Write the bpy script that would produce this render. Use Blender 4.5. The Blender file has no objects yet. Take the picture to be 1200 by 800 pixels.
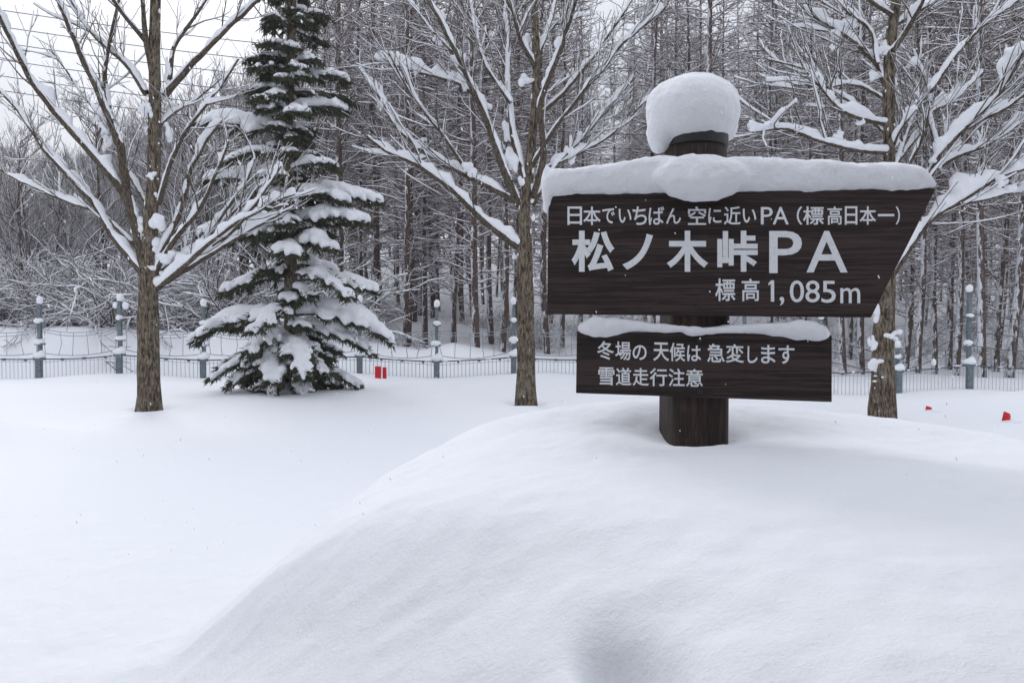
import bpy, bmesh, math, random
import numpy as np
from mathutils import Vector
random.seed(7); RNG = np.random.default_rng(11)
S = bpy.context.scene; COL = S.collection
R = math.radians
# ------------------------------------------------------------------ camera
F = 866.0; EYE = 1.45; PITCH = math.atan(25 / F)
cam = bpy.data.objects.new('camera', bpy.data.cameras.new('camera')); COL.objects.link(cam)
cam.location = (0, 0, EYE); cam.rotation_euler = (math.pi / 2 - PITCH, 0, 0)
cam.data.sensor_width = 36; cam.data.lens = 36 * F / 1200
cam.data.clip_start = 0.05; cam.data.clip_end = 3000
S.camera = cam
# ------------------------------------------------------------------ sky and sun (overcast, snowing)
SUN_EL, SUN_AZ = R(33), R(-25)
W = bpy.data.worlds.new('World'); S.world = W; W.use_nodes = True
nt = W.node_tree; nt.nodes.clear()
def N(t, typ, **kw):
    n = t.nodes.new(typ)
    for k, v in kw.items():
        if k in n.inputs: n.inputs[k].default_value = v
        else: setattr(n, k, v)
    return n
sky = N(nt, 'ShaderNodeTexSky', sky_type='NISHITA', sun_disc=False, sun_elevation=SUN_EL, sun_rotation=SUN_AZ, dust_density=4.0)
tc = N(nt, 'ShaderNodeTexCoord'); sx = N(nt, 'ShaderNodeSeparateXYZ')
nt.links.new(tc.outputs['Generated'], sx.inputs[0])
m1 = N(nt, 'ShaderNodeMath', operation='MAXIMUM'); m1.inputs[1].default_value = 0
nt.links.new(sx.outputs['Z'], m1.inputs[0])
m2 = N(nt, 'ShaderNodeMath', operation='MULTIPLY_ADD'); m2.inputs[1].default_value = 0.95; m2.inputs[2].default_value = 0.62
nt.links.new(m1.outputs[0], m2.inputs[0])
ov = N(nt, 'ShaderNodeVectorMath', operation='SCALE'); ov.inputs[0].default_value = (7.0, 7.33, 8.15)
nt.links.new(m2.outputs[0], ov.inputs['Scale'])
hs = N(nt, 'ShaderNodeHueSaturation'); hs.inputs['Saturation'].default_value = 0.25
nt.links.new(sky.outputs[0], hs.inputs['Color'])
mx = N(nt, 'ShaderNodeMixRGB'); mx.inputs[0].default_value = 0.9
nt.links.new(hs.outputs[0], mx.inputs[1]); nt.links.new(ov.outputs[0], mx.inputs[2])
bg = N(nt, 'ShaderNodeBackground'); bg.inputs['Strength'].default_value = 0.12
nt.links.new(mx.outputs[0], bg.inputs['Color'])
wo = N(nt, 'ShaderNodeOutputWorld'); nt.links.new(bg.outputs[0], wo.inputs[0])
sl = bpy.data.lights.new('sun', 'SUN'); sl.energy = 1.25; sl.angle = R(28); sl.color = (1, 0.98, 0.95)
so = bpy.data.objects.new('sun', sl); COL.objects.link(so)
so.rotation_euler = (-(math.pi / 2 - SUN_EL), 0, -SUN_AZ)   # light comes from beyond the forest
S.view_settings.view_transform = 'Standard'; S.view_settings.look = 'None'
S.view_settings.exposure = 0.09; S.view_settings.gamma = 1.0

# ------------------------------------------------------------------ helpers
def ray(px, py, d):
    """world point seen at photo pixel (1200x800) at depth Y=d"""
    u = (px - 600) / F; v = (400 - py) / F
    y = math.cos(PITCH) + v * math.sin(PITCH); z = -math.sin(PITCH) + v * math.cos(PITCH)
    k = d / y
    return np.array((u * k, d, EYE + z * k))
_perm = RNG.permutation(4096)
def _h(ix, iy, iz):
    return (_perm[(_perm[(_perm[ix & 4095] + iy) & 4095] + iz) & 4095]) / 2047.5 - 1
def noise(x, y, z=0.0):
    x, y, z = np.broadcast_arrays(np.asarray(x, float), np.asarray(y, float), np.asarray(z, float))
    ix, iy, iz = [np.floor(a).astype(int) for a in (x, y, z)]
    fx, fy, fz = x - ix, y - iy, z - iz
    fx, fy, fz = [a * a * (3 - 2 * a) for a in (fx, fy, fz)]
    r = 0
    for dx in (0, 1):
        for dy in (0, 1):
            for dz in (0, 1):
                r = r + _h(ix + dx, iy + dy, iz + dz) * (fx if dx else 1 - fx) * (fy if dy else 1 - fy) * (fz if dz else 1 - fz)
    return r
def fbm(x, y, z=0.0, o=4):
    r = 0; a = 1.0; t = 0
    for i in range(o):
        r = r + a * noise(x * 2 ** i + 17 * i, y * 2 ** i - 9 * i, z * 2 ** i); t += a; a *= 0.5
    return r / t
def sstep(a, b, x):
    t = np.clip((x - a) / (b - a), 0, 1); return t * t * (3 - 2 * t)
class MB:
    """collects shapes, builds ONE mesh"""
    def __init__(s): s.v = []; s.f = []; s.n = 0
    def add(s, v, f):
        s.v.append(np.asarray(v, float)); s.f += [tuple(i + s.n for i in q) for q in f]; s.n += len(v)
    def tube(s, P, rad, sides=5, cap=True, rough=0.0, flat=1.0):
        P = np.asarray(P, float); n = len(P); rad = np.broadcast_to(np.asarray(rad, float), (n,))
        T = np.gradient(P, axis=0); T /= np.linalg.norm(T, axis=1)[:, None] + 1e-9
        ref = np.array((0, 0, 1.0)) if abs(T[0][2]) < 0.9 else np.array((1.0, 0, 0))
        V = []; a = np.arange(sides) * 2 * math.pi / sides
        U = np.cross(T[0], ref); U /= np.linalg.norm(U)
        for i in range(n):
            U = U - T[i] * U.dot(T[i]); U /= np.linalg.norm(U) + 1e-9; B = np.cross(T[i], U)
            r = np.full(sides, rad[i])
            if rough: r = r * (1 + rough * noise(np.cos(a) * 2.3 + 7, np.sin(a) * 2.3, i * 0.55 + P[0][0]))
            V.append(P[i] + np.outer(np.cos(a) * r, U) + np.outer(np.sin(a) * r * flat, B))
        f = [(i * sides + j, i * sides + (j + 1) % sides, (i + 1) * sides + (j + 1) % sides, (i + 1) * sides + j)
             for i in range(n - 1) for j in range(sides)]
        if cap: f += [tuple(range(sides))[::-1], tuple((n - 1) * sides + j for j in range(sides))]
        s.add(np.concatenate(V), f)
    def snowtube(s, P, rad, th, sides=6):
        """ellipse-section pad lying on top of a branch"""
        P = np.asarray(P, float); n = len(P); rad = np.broadcast_to(rad, (n,)); th = np.broadcast_to(th, (n,))
        T = np.gradient(P, axis=0); T /= np.linalg.norm(T, axis=1)[:, None] + 1e-9
        a = np.arange(sides) * 2 * math.pi / sides + 0.3; V = []
        for i in range(n):
            U = np.cross(T[i], (0, 0, 1.0)); l = np.linalg.norm(U)
            U = U / l if l > 0.15 else np.array((1.0, 0, 0))
            up = np.cross(U, T[i]); up = up / (np.linalg.norm(up) + 1e-9)
            if up[2] < 0: up = -up
            c = P[i] + up * (rad[i] * 0.45 + th[i] * 0.5)
            V.append(c + np.outer(np.cos(a) * (rad[i] * 0.8 + th[i] * 0.42), U) + np.outer(np.sin(a) * (th[i] * 0.5 + rad[i] * 0.45), up))
        f = [(i * sides + j, i * sides + (j + 1) % sides, (i + 1) * sides + (j + 1) % sides, (i + 1) * sides + j)
             for i in range(n - 1) for j in range(sides)]
        f += [tuple(range(sides))[::-1], tuple((n - 1) * sides + j for j in range(sides))]
        s.add(np.concatenate(V), f)
    def blob(s, c, r, seg=10, ring=6):
        r = np.broadcast_to(np.asarray(r, float), (3,)); V = [np.array((0, 0, 1.0))]
        for i in range(1, ring):
            p = math.pi * i / ring
            for j in range(seg):
                q = 2 * math.pi * j / seg; V.append(np.array((math.sin(p) * math.cos(q), math.sin(p) * math.sin(q), math.cos(p))))
        V.append(np.array((0, 0, -1.0))); V = np.array(V) * r + np.asarray(c)
        f = [(0, 1 + j, 1 + (j + 1) % seg) for j in range(seg)]
        for i in range(ring - 2):
            for j in range(seg):
                a = 1 + i * seg + j; b = 1 + i * seg + (j + 1) % seg; f.append((a, a + seg, b + seg, b))
        L = len(V) - 1; o = 1 + (ring - 2) * seg
        f += [(L, o + (j + 1) % seg, o + j) for j in range(seg)]
        s.add(V, f)
    def box(s, lo, hi):
        x0, y0, z0 = lo; x1, y1, z1 = hi
        s.add([(x0, y0, z0), (x1, y0, z0), (x1, y1, z0), (x0, y1, z0), (x0, y0, z1), (x1, y0, z1), (x1, y1, z1), (x0, y1, z1)],
              [(3, 2, 1, 0), (4, 5, 6, 7), (0, 1, 5, 4), (1, 2, 6, 5), (2, 3, 7, 6), (3, 0, 4, 7)])
    def mesh(s, name, mat, smooth=True):
        m = bpy.data.meshes.new(name)
        m.from_pydata(np.concatenate(s.v).tolist() if s.v else [], [], s.f)
        if mat: m.materials.append(mat)
        if smooth: m.polygons.foreach_set('use_smooth', [True] * len(m.polygons))
        return m
    def build(s, name, mat, parent=None, smooth=True, origin=None):
        m = s.mesh(name, mat, smooth); return link(name, m, parent)
def link(name, m, parent=None):
    o = bpy.data.objects.new(name, m); COL.objects.link(o)
    if parent is not None:
        o.parent = parent
        rl = parent; off = Vector((0, 0, 0))
        while rl is not None: off += rl.location; rl = rl.parent
        o.location = -off                      # meshes of one-off things are written in world coordinates
    return o
def empty(name, loc=(0, 0, 0), **kw):
    o = bpy.data.objects.new(name, None); COL.objects.link(o); o.location = tuple(loc); o.empty_display_size = 0.2
    return tag(o, **kw)
def tag(o, label=None, cat=None, group=None, kind=None):
    if label: o['label'] = label
    if cat: o['category'] = cat
    if group: o['group'] = group
    if kind: o['kind'] = kind
    return o
REM = []
def remesh(o, vox=0.02, it=6, amp=0.0, fr=12.0):
    """queue: fuse overlapping snow lumps into one skin"""
    r = o.modifiers.new('r', 'REMESH'); r.mode = 'VOXEL'; r.voxel_size = vox; r.use_smooth_shade = True
    if it: s_ = o.modifiers.new('s', 'SMOOTH'); s_.iterations = it; s_.factor = 0.5
    REM.append((o, amp, fr))
def bake_all():
    dg = bpy.context.evaluated_depsgraph_get(); out = []
    for o, amp, fr in REM: out.append((o, bpy.data.meshes.new_from_object(o.evaluated_get(dg)), amp, fr))
    for o, m, amp, fr in out:
        mat = o.data.materials[0]; o.modifiers.clear(); o.data = m
        if not m.materials: m.materials.append(mat)
        n = len(m.vertices)
        if amp and n:
            co = np.empty(n * 3); m.vertices.foreach_get('co', co); co = co.reshape(-1, 3)
            no = np.empty(n * 3); m.vertices.foreach_get('normal', no); no = no.reshape(-1, 3)
            d = fbm(co[:, 0] * fr, co[:, 1] * fr, co[:, 2] * fr, 4) * amp + fbm(co[:, 0] * 28, co[:, 1] * 28, co[:, 2] * 28, 2) * min(amp * .6, .0065)
            m.vertices.foreach_set('co', (co + no * d[:, None]).ravel()); m.update()
        m.polygons.foreach_set('use_smooth', [True] * len(m.polygons))
    REM.clear()

# ------------------------------------------------------------------ materials
def mat(name, col, rough=0.8, spec=0.3):
    m = bpy.data.materials.new(name); m.use_nodes = True
    b = m.node_tree.nodes['Principled BSDF']; b.inputs['Base Color'].default_value = (*col, 1)
    b.inputs['Roughness'].default_value = rough; b.inputs['Specular IOR Level'].default_value = spec
    return m, m.node_tree, b
def nz(t, scale, detail=4, rough=0.55, vec=None, dist=0):
    n = N(t, 'ShaderNodeTexNoise'); n.inputs['Scale'].default_value = scale; n.inputs['Detail'].default_value = detail
    n.inputs['Roughness'].default_value = rough; n.inputs['Distortion'].default_value = dist
    if vec is not None: t.links.new(vec, n.inputs['Vector'])
    return n
def coords(t, sc=(1, 1, 1), kind='Object'):
    c = N(t, 'ShaderNodeTexCoord'); mp = N(t, 'ShaderNodeMapping'); mp.inputs['Scale'].default_value = sc
    t.links.new(c.outputs[kind], mp.inputs[0]); return mp.outputs[0]
def ramp(t, src, stops):
    r = N(t, 'ShaderNodeValToRGB'); e = r.color_ramp.elements
    while len(e) < len(stops): e.new(0.5)
    for q, (p, c) in zip(e, stops): q.position = p; q.color = (*c, 1) if len(c) == 3 else c
    t.links.new(src, r.inputs[0]); return r.outputs[0]
def bump(t, b, src, dist, strength=1.0, prev=None):
    n = N(t, 'ShaderNodeBump'); n.inputs['Distance'].default_value = dist; n.inputs['Strength'].default_value = strength
    t.links.new(src, n.inputs['Height'])
    if prev is not None: t.links.new(prev, n.inputs['Normal'])
    t.links.new(n.outputs[0], b.inputs['Normal']); return n.outputs[0]
def snow_mat(name, s1=35, s2=160, d1=0.010, d2=0.004):
    m, t, b = mat(name, (0.86, 0.87, 0.90), 0.75, 0.2)
    v = coords(t)
    n0 = nz(t, s1, 6, 0.6, v); n1 = nz(t, s2, 4, 0.7, v)
    p = bump(t, b, n0.outputs[0], d1); bump(t, b, n1.outputs[0], d2, 1.0, p)
    b.inputs['Subsurface Weight'].default_value = 0.0
    return m
SNOW = snow_mat('snow'); SNOWG = snow_mat('ground_snow', 18, 90, 0.006, 0.003)
FLAKE, _t, _b = mat('snowflake', (0.92, 0.93, 0.95), 0.6)
_tr = N(_t, 'ShaderNodeBsdfTranslucent'); _tr.inputs[0].default_value = (1, 1, 1, 1); _mx = N(_t, 'ShaderNodeMixShader'); _mx.inputs[0].default_value = 0.5
_t.links.new(_b.outputs[0], _mx.inputs[1]); _t.links.new(_tr.outputs[0], _mx.inputs[2]); _t.links.new(_mx.outputs[0], _t.nodes['Material Output'].inputs[0])
def bark_mat(name, dark, light, patch=None, sc=1.0, snowy=0.0):
    m, t, b = mat(name, dark, 0.9, 0.15)
    v = coords(t, (22 * sc, 22 * sc, 5 * sc)); n = nz(t, 1.4, 6, 0.65, v, 0.6)
    vo = N(t, 'ShaderNodeTexVoronoi', feature='DISTANCE_TO_EDGE'); vo.inputs['Scale'].default_value = 1.1
    t.links.new(v, vo.inputs['Vector'])
    c = ramp(t, n.outputs[0], [(0.38, dark), (0.5, tuple((a + c2) / 2 for a, c2 in zip(dark, light))), (0.6, light)])
    v2 = coords(t, (6 * sc, 6 * sc, 5 * sc))
    if patch:
        n2 = nz(t, 1.0, 5, 0.6, v2); r2 = ramp(t, n2.outputs[0], [(0.56, (0, 0, 0)), (0.68, (1, 1, 1))])
        mxx = N(t, 'ShaderNodeMixRGB'); t.links.new(r2, mxx.inputs[0]); t.links.new(c, mxx.inputs[1]); mxx.inputs[2].default_value = (*patch, 1); c = mxx.outputs[0]
    if snowy:
        g = N(t, 'ShaderNodeNewGeometry'); s3 = N(t, 'ShaderNodeSeparateXYZ'); t.links.new(g.outputs['Normal'], s3.inputs[0])
        n3 = nz(t, 3.0, 6, 0.7, coords(t, (3, 3, 0.8)))
        ad = N(t, 'ShaderNodeMath', operation='MULTIPLY_ADD'); t.links.new(s3.outputs['X'], ad.inputs[0]); ad.inputs[1].default_value = -0.16
        t.links.new(n3.outputs[0], ad.inputs[2])
        r3 = ramp(t, ad.outputs[0], [(0.62 - snowy, (0, 0, 0)), (0.66 - snowy, (1, 1, 1))])
        m3 = N(t, 'ShaderNodeMixRGB'); t.links.new(r3, m3.inputs[0]); t.links.new(c, m3.inputs[1]); m3.inputs[2].default_value = (0.82, 0.84, 0.88, 1); c = m3.outputs[0]
    t.links.new(c, b.inputs['Base Color'])
    p = bump(t, b, n.outputs[0], 0.045)
    mr = ramp(t, vo.outputs['Distance'], [(0.0, (0, 0, 0)), (0.25, (1, 1, 1))]); bump(t, b, mr, 0.014, 1.0, p)
    return m
BARK = bark_mat('grey_brown_bark', (0.035, 0.026, 0.02), (0.30, 0.24, 0.175), (0.30, 0.28, 0.22), 1.15)
BARKL = bark_mat('larch_bark', (0.06, 0.04, 0.034), (0.18, 0.13, 0.108), None, 0.8, 0.05)
BARKB = bark_mat('limb_bark', (0.06, 0.048, 0.037), (0.25, 0.20, 0.15), (0.22, 0.21, 0.17), 2.0)
TWIG, _t, _b = mat('branch_bark', (0.10, 0.085, 0.07), 0.9)
TWIGL, _t, _b = mat('larch_twig', (0.125, 0.072, 0.058), 0.95)
TWIGF, _t, _b = mat('far_twig', (0.105, 0.072, 0.062), 0.95)
def wood_mat(name, sc, dark, light):
    m, t, b = mat(name, dark, 0.6, 0.3)
    v = coords(t, sc); n = nz(t, 1.0, 8, 0.68, v, 0.8)
    big = nz(t, 0.16, 3, 0.5, v, 0.5); fine = nz(t, 4.0, 5, 0.75, v, 0.2)
    a = N(t, 'ShaderNodeMath', operation='MULTIPLY_ADD'); t.links.new(fine.outputs[0], a.inputs[0]); a.inputs[1].default_value = 0.45; t.links.new(n.outputs[0], a.inputs[2])
    a2 = N(t, 'ShaderNodeMath', operation='MULTIPLY_ADD'); t.links.new(big.outputs[0], a2.inputs[0]); a2.inputs[1].default_value = 0.5; t.links.new(a.outputs[0], a2.inputs[2])
    c = ramp(t, a2.outputs[0], [(0.78, dark), (0.98, tuple(0.55 * q + 0.45 * w for q, w in zip(dark, light))), (1.16, light)])
    # thin pale checks and scratches running with the grain
    sv = coords(t, tuple(q * 1.7 for q in sc)); sn_ = nz(t, 1.0, 3, 0.5, sv, 0.3)
    rs = ramp(t, sn_.outputs[0], [(0.66, (0, 0, 0)), (0.72, (0.55, 0.55, 0.55))])
    ms = N(t, 'ShaderNodeMixRGB'); t.links.new(rs, ms.inputs[0]); t.links.new(c, ms.inputs[1]); ms.inputs[2].default_value = (light[0] * 1.9, light[1] * 2, light[2] * 2.1, 1); c = ms.outputs[0]
    t.links.new(c, b.inputs['Base Color'])
    p = bump(t, b, n.outputs[0], 0.005, 0.7); bump(t, b, fine.outputs[0], 0.0015, 0.8, p)
    return m
WOODH = wood_mat('dark_stained_board', (1.3, 1.3, 48), (0.011, 0.0068, 0.0064), (0.048, 0.031, 0.028))
WOODV = wood_mat('dark_stained_log', (42, 42, 2.5), (0.012, 0.008, 0.007), (0.055, 0.034, 0.025))
PAINT, _t, _b = mat('pale_grey_letter_paint', (0.50, 0.52, 0.55), 0.6)
_n = nz(_t, 60, 5, 0.7, coords(_t)); _t.links.new(ramp(_t, _n.outputs[0], [(0.3, (0.64, 0.66, 0.68)), (0.5, (0.78, 0.80, 0.82))]), _b.inputs['Base Color'])
BLACKM, _t, _b = mat('black_metal_band', (0.012, 0.013, 0.014), 0.5, 0.5)
STEEL, _t, _b = mat('painted_blue_grey_steel', (0.13, 0.18, 0.21), 0.55, 0.4)
_n = nz(_t, 14, 5, 0.7, coords(_t)); _t.links.new(ramp(_t, _n.outputs[0], [(0.35, (0.09, 0.115, 0.13)), (0.65, (0.17, 0.21, 0.225))]), _b.inputs['Base Color'])
GALV, _t, _b = mat('galvanised_wire', (0.30, 0.33, 0.36), 0.5, 0.4)
PICK, _t, _b = mat('pale_picket', (0.42, 0.45, 0.49), 0.5, 0.4)
GALVD, _t, _b = mat('dark_rail_cable', (0.09, 0.10, 0.12), 0.6, 0.4)
CABLE, _t, _b = mat('power_cable', (0.05, 0.055, 0.065), 0.6)
RED, _t, _b = mat('red_plastic', (0.62, 0.012, 0.02), 0.45, 0.4)
WHITE, _t, _b = mat('white_plastic', (0.8, 0.8, 0.8), 0.5)
NEEDLE, _t, _b = mat('spruce_needles', (0.035, 0.05, 0.03), 0.7, 0.2)
_n = nz(_t, 9, 4, 0.6, coords(_t)); _t.links.new(ramp(_t, _n.outputs[0], [(0.35, (0.03, 0.036, 0.024)), (0.65, (0.092, 0.092, 0.056))]), _b.inputs['Base Color'])

# ------------------------------------------------------------------ terrain
POSTX, POSTY = 0.925, 3.76
BANK = np.array([(-600, 1.15), (-100, 1.2), (140, 1.2), (250, 1.08), (330, .9), (440, .72), (495, .5), (530, .68), (590, .34), (650, .15), (800, .1), (1000, .02), (1150, 0.0), (1800, .1)])
def ground(x, y):
    x = np.asarray(x, float); y = np.asarray(y, float)
    z = 0.05 * fbm(x * .22, y * .22, 3.1, 3) * sstep(3, 9, np.hypot(x, y)) + 0.018 * fbm(x * .9, y * .9, 8.2, 3)
    z = z - 0.42 * sstep(1.0, 9.5, x) * sstep(10, 18.5, y)
    # drift heaps on the left, round the spruce and along the fence
    z = z + 0.40 * np.exp(-(((x + 6.9) / 1.5) ** 2 + ((y - 8.6) / 0.8) ** 2)) + 0.12 * np.exp(-(((x + 4.0) / 2.6) ** 2 + ((y - 14.4) / 1.0) ** 2))
    z = z + 0.10 * np.exp(-(((x + 5.0) / 1.4) ** 2 + ((y - 12.8) / 0.8) ** 2))
    z = z + 0.07 * np.sin(x * 1.15 + .8) * sstep(17, 18.6, y) * (1 - sstep(20, 21, y))
    z = z + 0.30 * np.exp(-(((x - 12.6) / 2.2) ** 2 + ((y - 16.5) / 1.2) ** 2))
    # bank behind the fence, then rising wooded slope
    bx = 600 + F * x / np.maximum(y, 18)
    H = np.interp(bx, BANK[:, 0], BANK[:, 1]) + 0.05 * noise(x * .8, y * .3, 5)
    z = z + H * sstep(20.4, 22.6, y) + 0.105 * np.maximum(y - 27, 0) * sstep(27, 34, y) + 0.12 * np.maximum(y - 55, 0)
    z = z + 0.35 * fbm(x * .12, y * .12, 1.7, 3) * sstep(27, 36, y)
    z = np.where(y > 130, np.minimum(z, 22 + 0.02 * y), z)
    # the big heap of snow round the sign
    dx = x - 1.12; dy = y - 2.6
    rr = np.hypot(np.where(dx < 0, dx * (1 + .55 * np.clip(2.9 - y, 0, 2)), dx), np.where(dy < 0, dy * .6, dy)) * (1 + 0.03 * noise(x * .7 + 4, y * .7, 2))
    A = 0.855 + 0.13 * sstep(3.2, 4.4, y) - 0.25 * (np.clip(-dx, 0, 4) / 2.05) ** 4 * (1.3 - .2 * (y - 2.2)) - 0.09 * (np.clip(dx, 0, 4) / 2) ** 3
    z = z + np.maximum(A, .2) / (1 + (rr / 2.44) ** (3.4 + 8.6 * sstep(2.1, 3.4, y))) * (1 + 0.025 * noise(x * 1.1, y * 1.1, 6))
    q = np.hypot((x - POSTX) / 0.27, (y - POSTY + .02) / 0.24)
    z = z - 0.08 * np.exp(-q ** 2.2)
    z = z + 0.035 * np.exp(-(((x - .72) / .22) ** 2 + ((y - 4.05) / .2) ** 2))
    z = z - 0.26 * np.exp(-(((x - .265 - .35 * (1.66 - y)) / .072) ** 2 + ((y - 1.63) / .12) ** 2)) + 0.03 * np.exp(-(((x - .14) / .055) ** 2 + ((y - 1.60) / .13) ** 2)) - 0.03 * np.exp(-(((x - .36) / .16) ** 2 + ((y - 1.78) / .12) ** 2))
    for tx, ty in ((-5.74, 11.7), (.243, 12.4), (5.16, 10.3)):
        q = np.hypot(x - tx, y - ty); z = z + .05 * np.exp(-((q - .42) / .16) ** 2) - .05 * np.exp(-(q / .24) ** 2)
    near = 1 - sstep(4, 9, np.hypot(x, y))
    z = z + near * (0.022 * fbm(x * 2.2, y * 2.2, 7.4, 3) + 0.010 * fbm(x * 6, y * 6, 4.4, 3) + 0.005 * noise(x * 15, y * 15, 9.9))
    return z
def axis(lo, hi, step, far, g=1.09):
    a = list(np.arange(lo, hi, step)); s_ = step
    while a[-1] < far: s_ *= g; a.append(a[-1] + s_)
    b = [lo]; s_ = step
    while b[-1] > -far: s_ *= g; b.append(b[-1] - s_)
    return np.array(b[:0:-1] + a)
gx = axis(-2.4, 4.2, 0.026, 190, 1.035); gy = axis(0.6, 6.4, 0.026, 190, 1.03); gy = gy[gy > -60]
XX, YY = np.meshgrid(gx, gy); ZZ = ground(XX, YY); nx, ny = len(gx), len(gy)
me = bpy.data.meshes.new('snow_ground')
me.vertices.add(nx * ny); me.vertices.foreach_set('co', np.stack([XX, YY, ZZ], -1).ravel())
ii = (np.arange(ny - 1)[:, None] * nx + np.arange(nx - 1)[None, :]).ravel()
Q = np.stack([ii, ii + 1, ii + nx + 1, ii + nx], -1)
me.loops.add(Q.size); me.loops.foreach_set('vertex_index', Q.ravel())
me.polygons.add(len(Q)); me.polygons.foreach_set('loop_start', np.arange(len(Q)) * 4)
me.polygons.foreach_set('use_smooth', [True] * len(Q)); me.update(calc_edges=True); me.validate()
me.materials.append(SNOWG)
tag(link('snow_ground', me), kind='structure')
def gz(x, y): return float(ground(x, y))

# ------------------------------------------------------------------ the sign
YAW = R(-5.0); SD = 3.58                      # board plane: right end nearer
ct, st = math.cos(YAW), math.sin(YAW)
SC = ray(820, 300, SD)                        # a point on the board's front face
def plane(px, py, off=0.0):
    """board-plane local coordinates (u along board, w up) of a photo pixel"""
    d = ray(px, py, 1.0) - np.array((0, 0, EYE)); n = np.array((-st, ct, 0.0))   # normal pointing away from camera
    c = SC + n * off; k = (c - (0, 0, EYE)).dot(n) / d.dot(n)
    p = np.array((0, 0, EYE)) + d * k
    return ((p - c).dot((ct, st, 0.0)), p[2])
def wp(u, w, off=0.0):
    return np.array((SC[0] + u * ct - off * st, SC[1] + u * st + off * ct, w))
BT = 0.075
sign = empty('parking_area_sign', (POSTX, POSTY, gz(POSTX, POSTY) - 0.6),
             label='dark brown wooden signpost with two lettered boards under thick snow on the big snow heap', cat='sign')
def board(name, px, label):
    bm = bmesh.new(); pts = [plane(*p) for p in px]
    fr = [bm.verts.new(wp(u, w, 0)) for u, w in pts]; bk = [bm.verts.new(wp(u, w, BT)) for u, w in pts]
    bm.faces.new(fr); bm.faces.new(bk[::-1]); n = len(pts)
    for i in range(n): bm.faces.new((fr[i], bk[i], bk[(i + 1) % n], fr[(i + 1) % n]))
    bmesh.ops.recalc_face_normals(bm, faces=bm.faces)
    bmesh.ops.bevel(bm, geom=list(bm.edges), offset=0.004, segments=2, affect='EDGES', profile=0.6)
    m = bpy.data.meshes.new(name); bm.to_mesh(m); m.materials.append(WOODH)
    o = link(name, m, sign); o['label'] = label; return o
upper = board('board', [(643, 229), (1097, 221), (1021, 372), (641, 368)], 'large upper board with a slanted right end and big pale lettering')
lower = board('board', [(676, 388), (975, 392.5), (975, 471), (675, 460.5)], 'smaller lower board with two lines of pale lettering')
def glyph(ch, bold):
    if ch == '1':
        p = [(.42, 0), (1, 0), (1, 4.6), (.5, 4.6), (0, 4.0), (0, 3.5), (.42, 3.85)]
        return np.array([(a, b, q) for q in (0, 1) for a, b in p]), [(0, 1, 2, 3, 4, 5, 6)[::-1], (7, 8, 9, 10, 11, 12, 13)] + [(i, (i + 1) % 7, 7 + (i + 1) % 7, 7 + i) for i in range(7)]
    c = bpy.data.curves.new('g', 'FONT'); c.body = ch; c.size = 1; c.bevel_depth = bold if ord(ch) > 255 else bold * .3; c.bevel_resolution = 1; c.resolution_u = 4; c.extrude = 0.002
    o = bpy.data.objects.new('g', c); COL.objects.link(o)
    m = bpy.data.meshes.new_from_object(o.evaluated_get(bpy.context.evaluated_depsgraph_get()))
    bpy.data.objects.remove(o); v = np.empty(len(m.vertices) * 3); m.vertices.foreach_get('co', v); v = v.reshape(-1, 3)
    f = [tuple(p.vertices) for p in m.polygons]; bpy.data.meshes.remove(m); return v, f
def lettering(parent, chars, ox, oy, k, ytop, ybot, slope, bold, tops=None):
    """chars: (character, x0, x1[, y0, y1]) in a zoomed crop; ox, oy, k map the crop to photo pixels"""
    mb = MB()
    for c in chars:
        ch, x0, x1 = c[:3]; v, f = glyph(ch, bold)
        if not len(v): continue
        y0, y1 = (c[3], c[4]) if len(c) > 3 else (ytop, ybot)
        lo, hi = v.min(0), v.max(0); sl_ = slope * ((x0 + x1) / 2 - chars[0][1])
        X = x0 + (v[:, 0] - lo[0]) / (hi[0] - lo[0]) * (x1 - x0)
        Y = y1 - (v[:, 1] - lo[1]) / (hi[1] - lo[1]) * (y1 - y0) + slope * (X - chars[0][1])
        P = [plane(ox + a / k, oy + b / k) for a, b in zip(X, Y)]
        hgt = abs(y1 - y0) / k / F * SD
        zz = (v[:, 2] - lo[2]) / max(hi[2] - lo[2], 1e-6)
        mb.add([wp(u, w, .001 - .0035 * q) for (u, w), q in zip(P, zz)], f)
    return mb.build('lettering', PAINT, parent, smooth=False)
K1 = 2.449
lettering(upper, [('日', 110, 152), ('本', 155, 206), ('で', 210, 246, 402, 446), ('い', 257, 294, 404, 444), ('ち', 297, 338), ('ば', 343, 388), ('ん', 393, 436, 402, 447),
                  ('空', 456, 508), ('に', 514, 552, 402, 446), ('近', 559, 607), ('い', 613, 652, 404, 444), ('P', 665, 699, 399, 449), ('A', 699, 745, 399, 449),
                  ('（', 768, 784, 397, 450), ('標', 786, 846), ('高', 856, 898), ('日', 906, 942), ('本', 948, 996), ('一', 1001, 1048, 419, 426), ('）', 1052, 1064, 397, 450)],
          620, 80, K1, 397, 450, -0.001, 0.013)
lettering(upper, [('松', 122, 245), ('ノ', 268, 356, 475, 578), ('木', 395, 514), ('峠', 540, 656), ('P', 689, 783, 467, 588), ('A', 796, 914, 467, 586)],
          620, 80, K1, 466, 584, 0.0, 0.03)
lettering(upper, [('標', 534, 592), ('高', 610, 661), ('1', 687, 703, 608, 669), (',', 719, 732, 655, 680), ('0', 748, 789, 608, 671), ('8', 793, 834, 608, 671), ('5', 839, 880, 609, 672), ('m', 893, 950, 629, 673)],
          620, 80, K1, 603, 668, 0.003, 0.013)
K2 = 3.529
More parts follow.
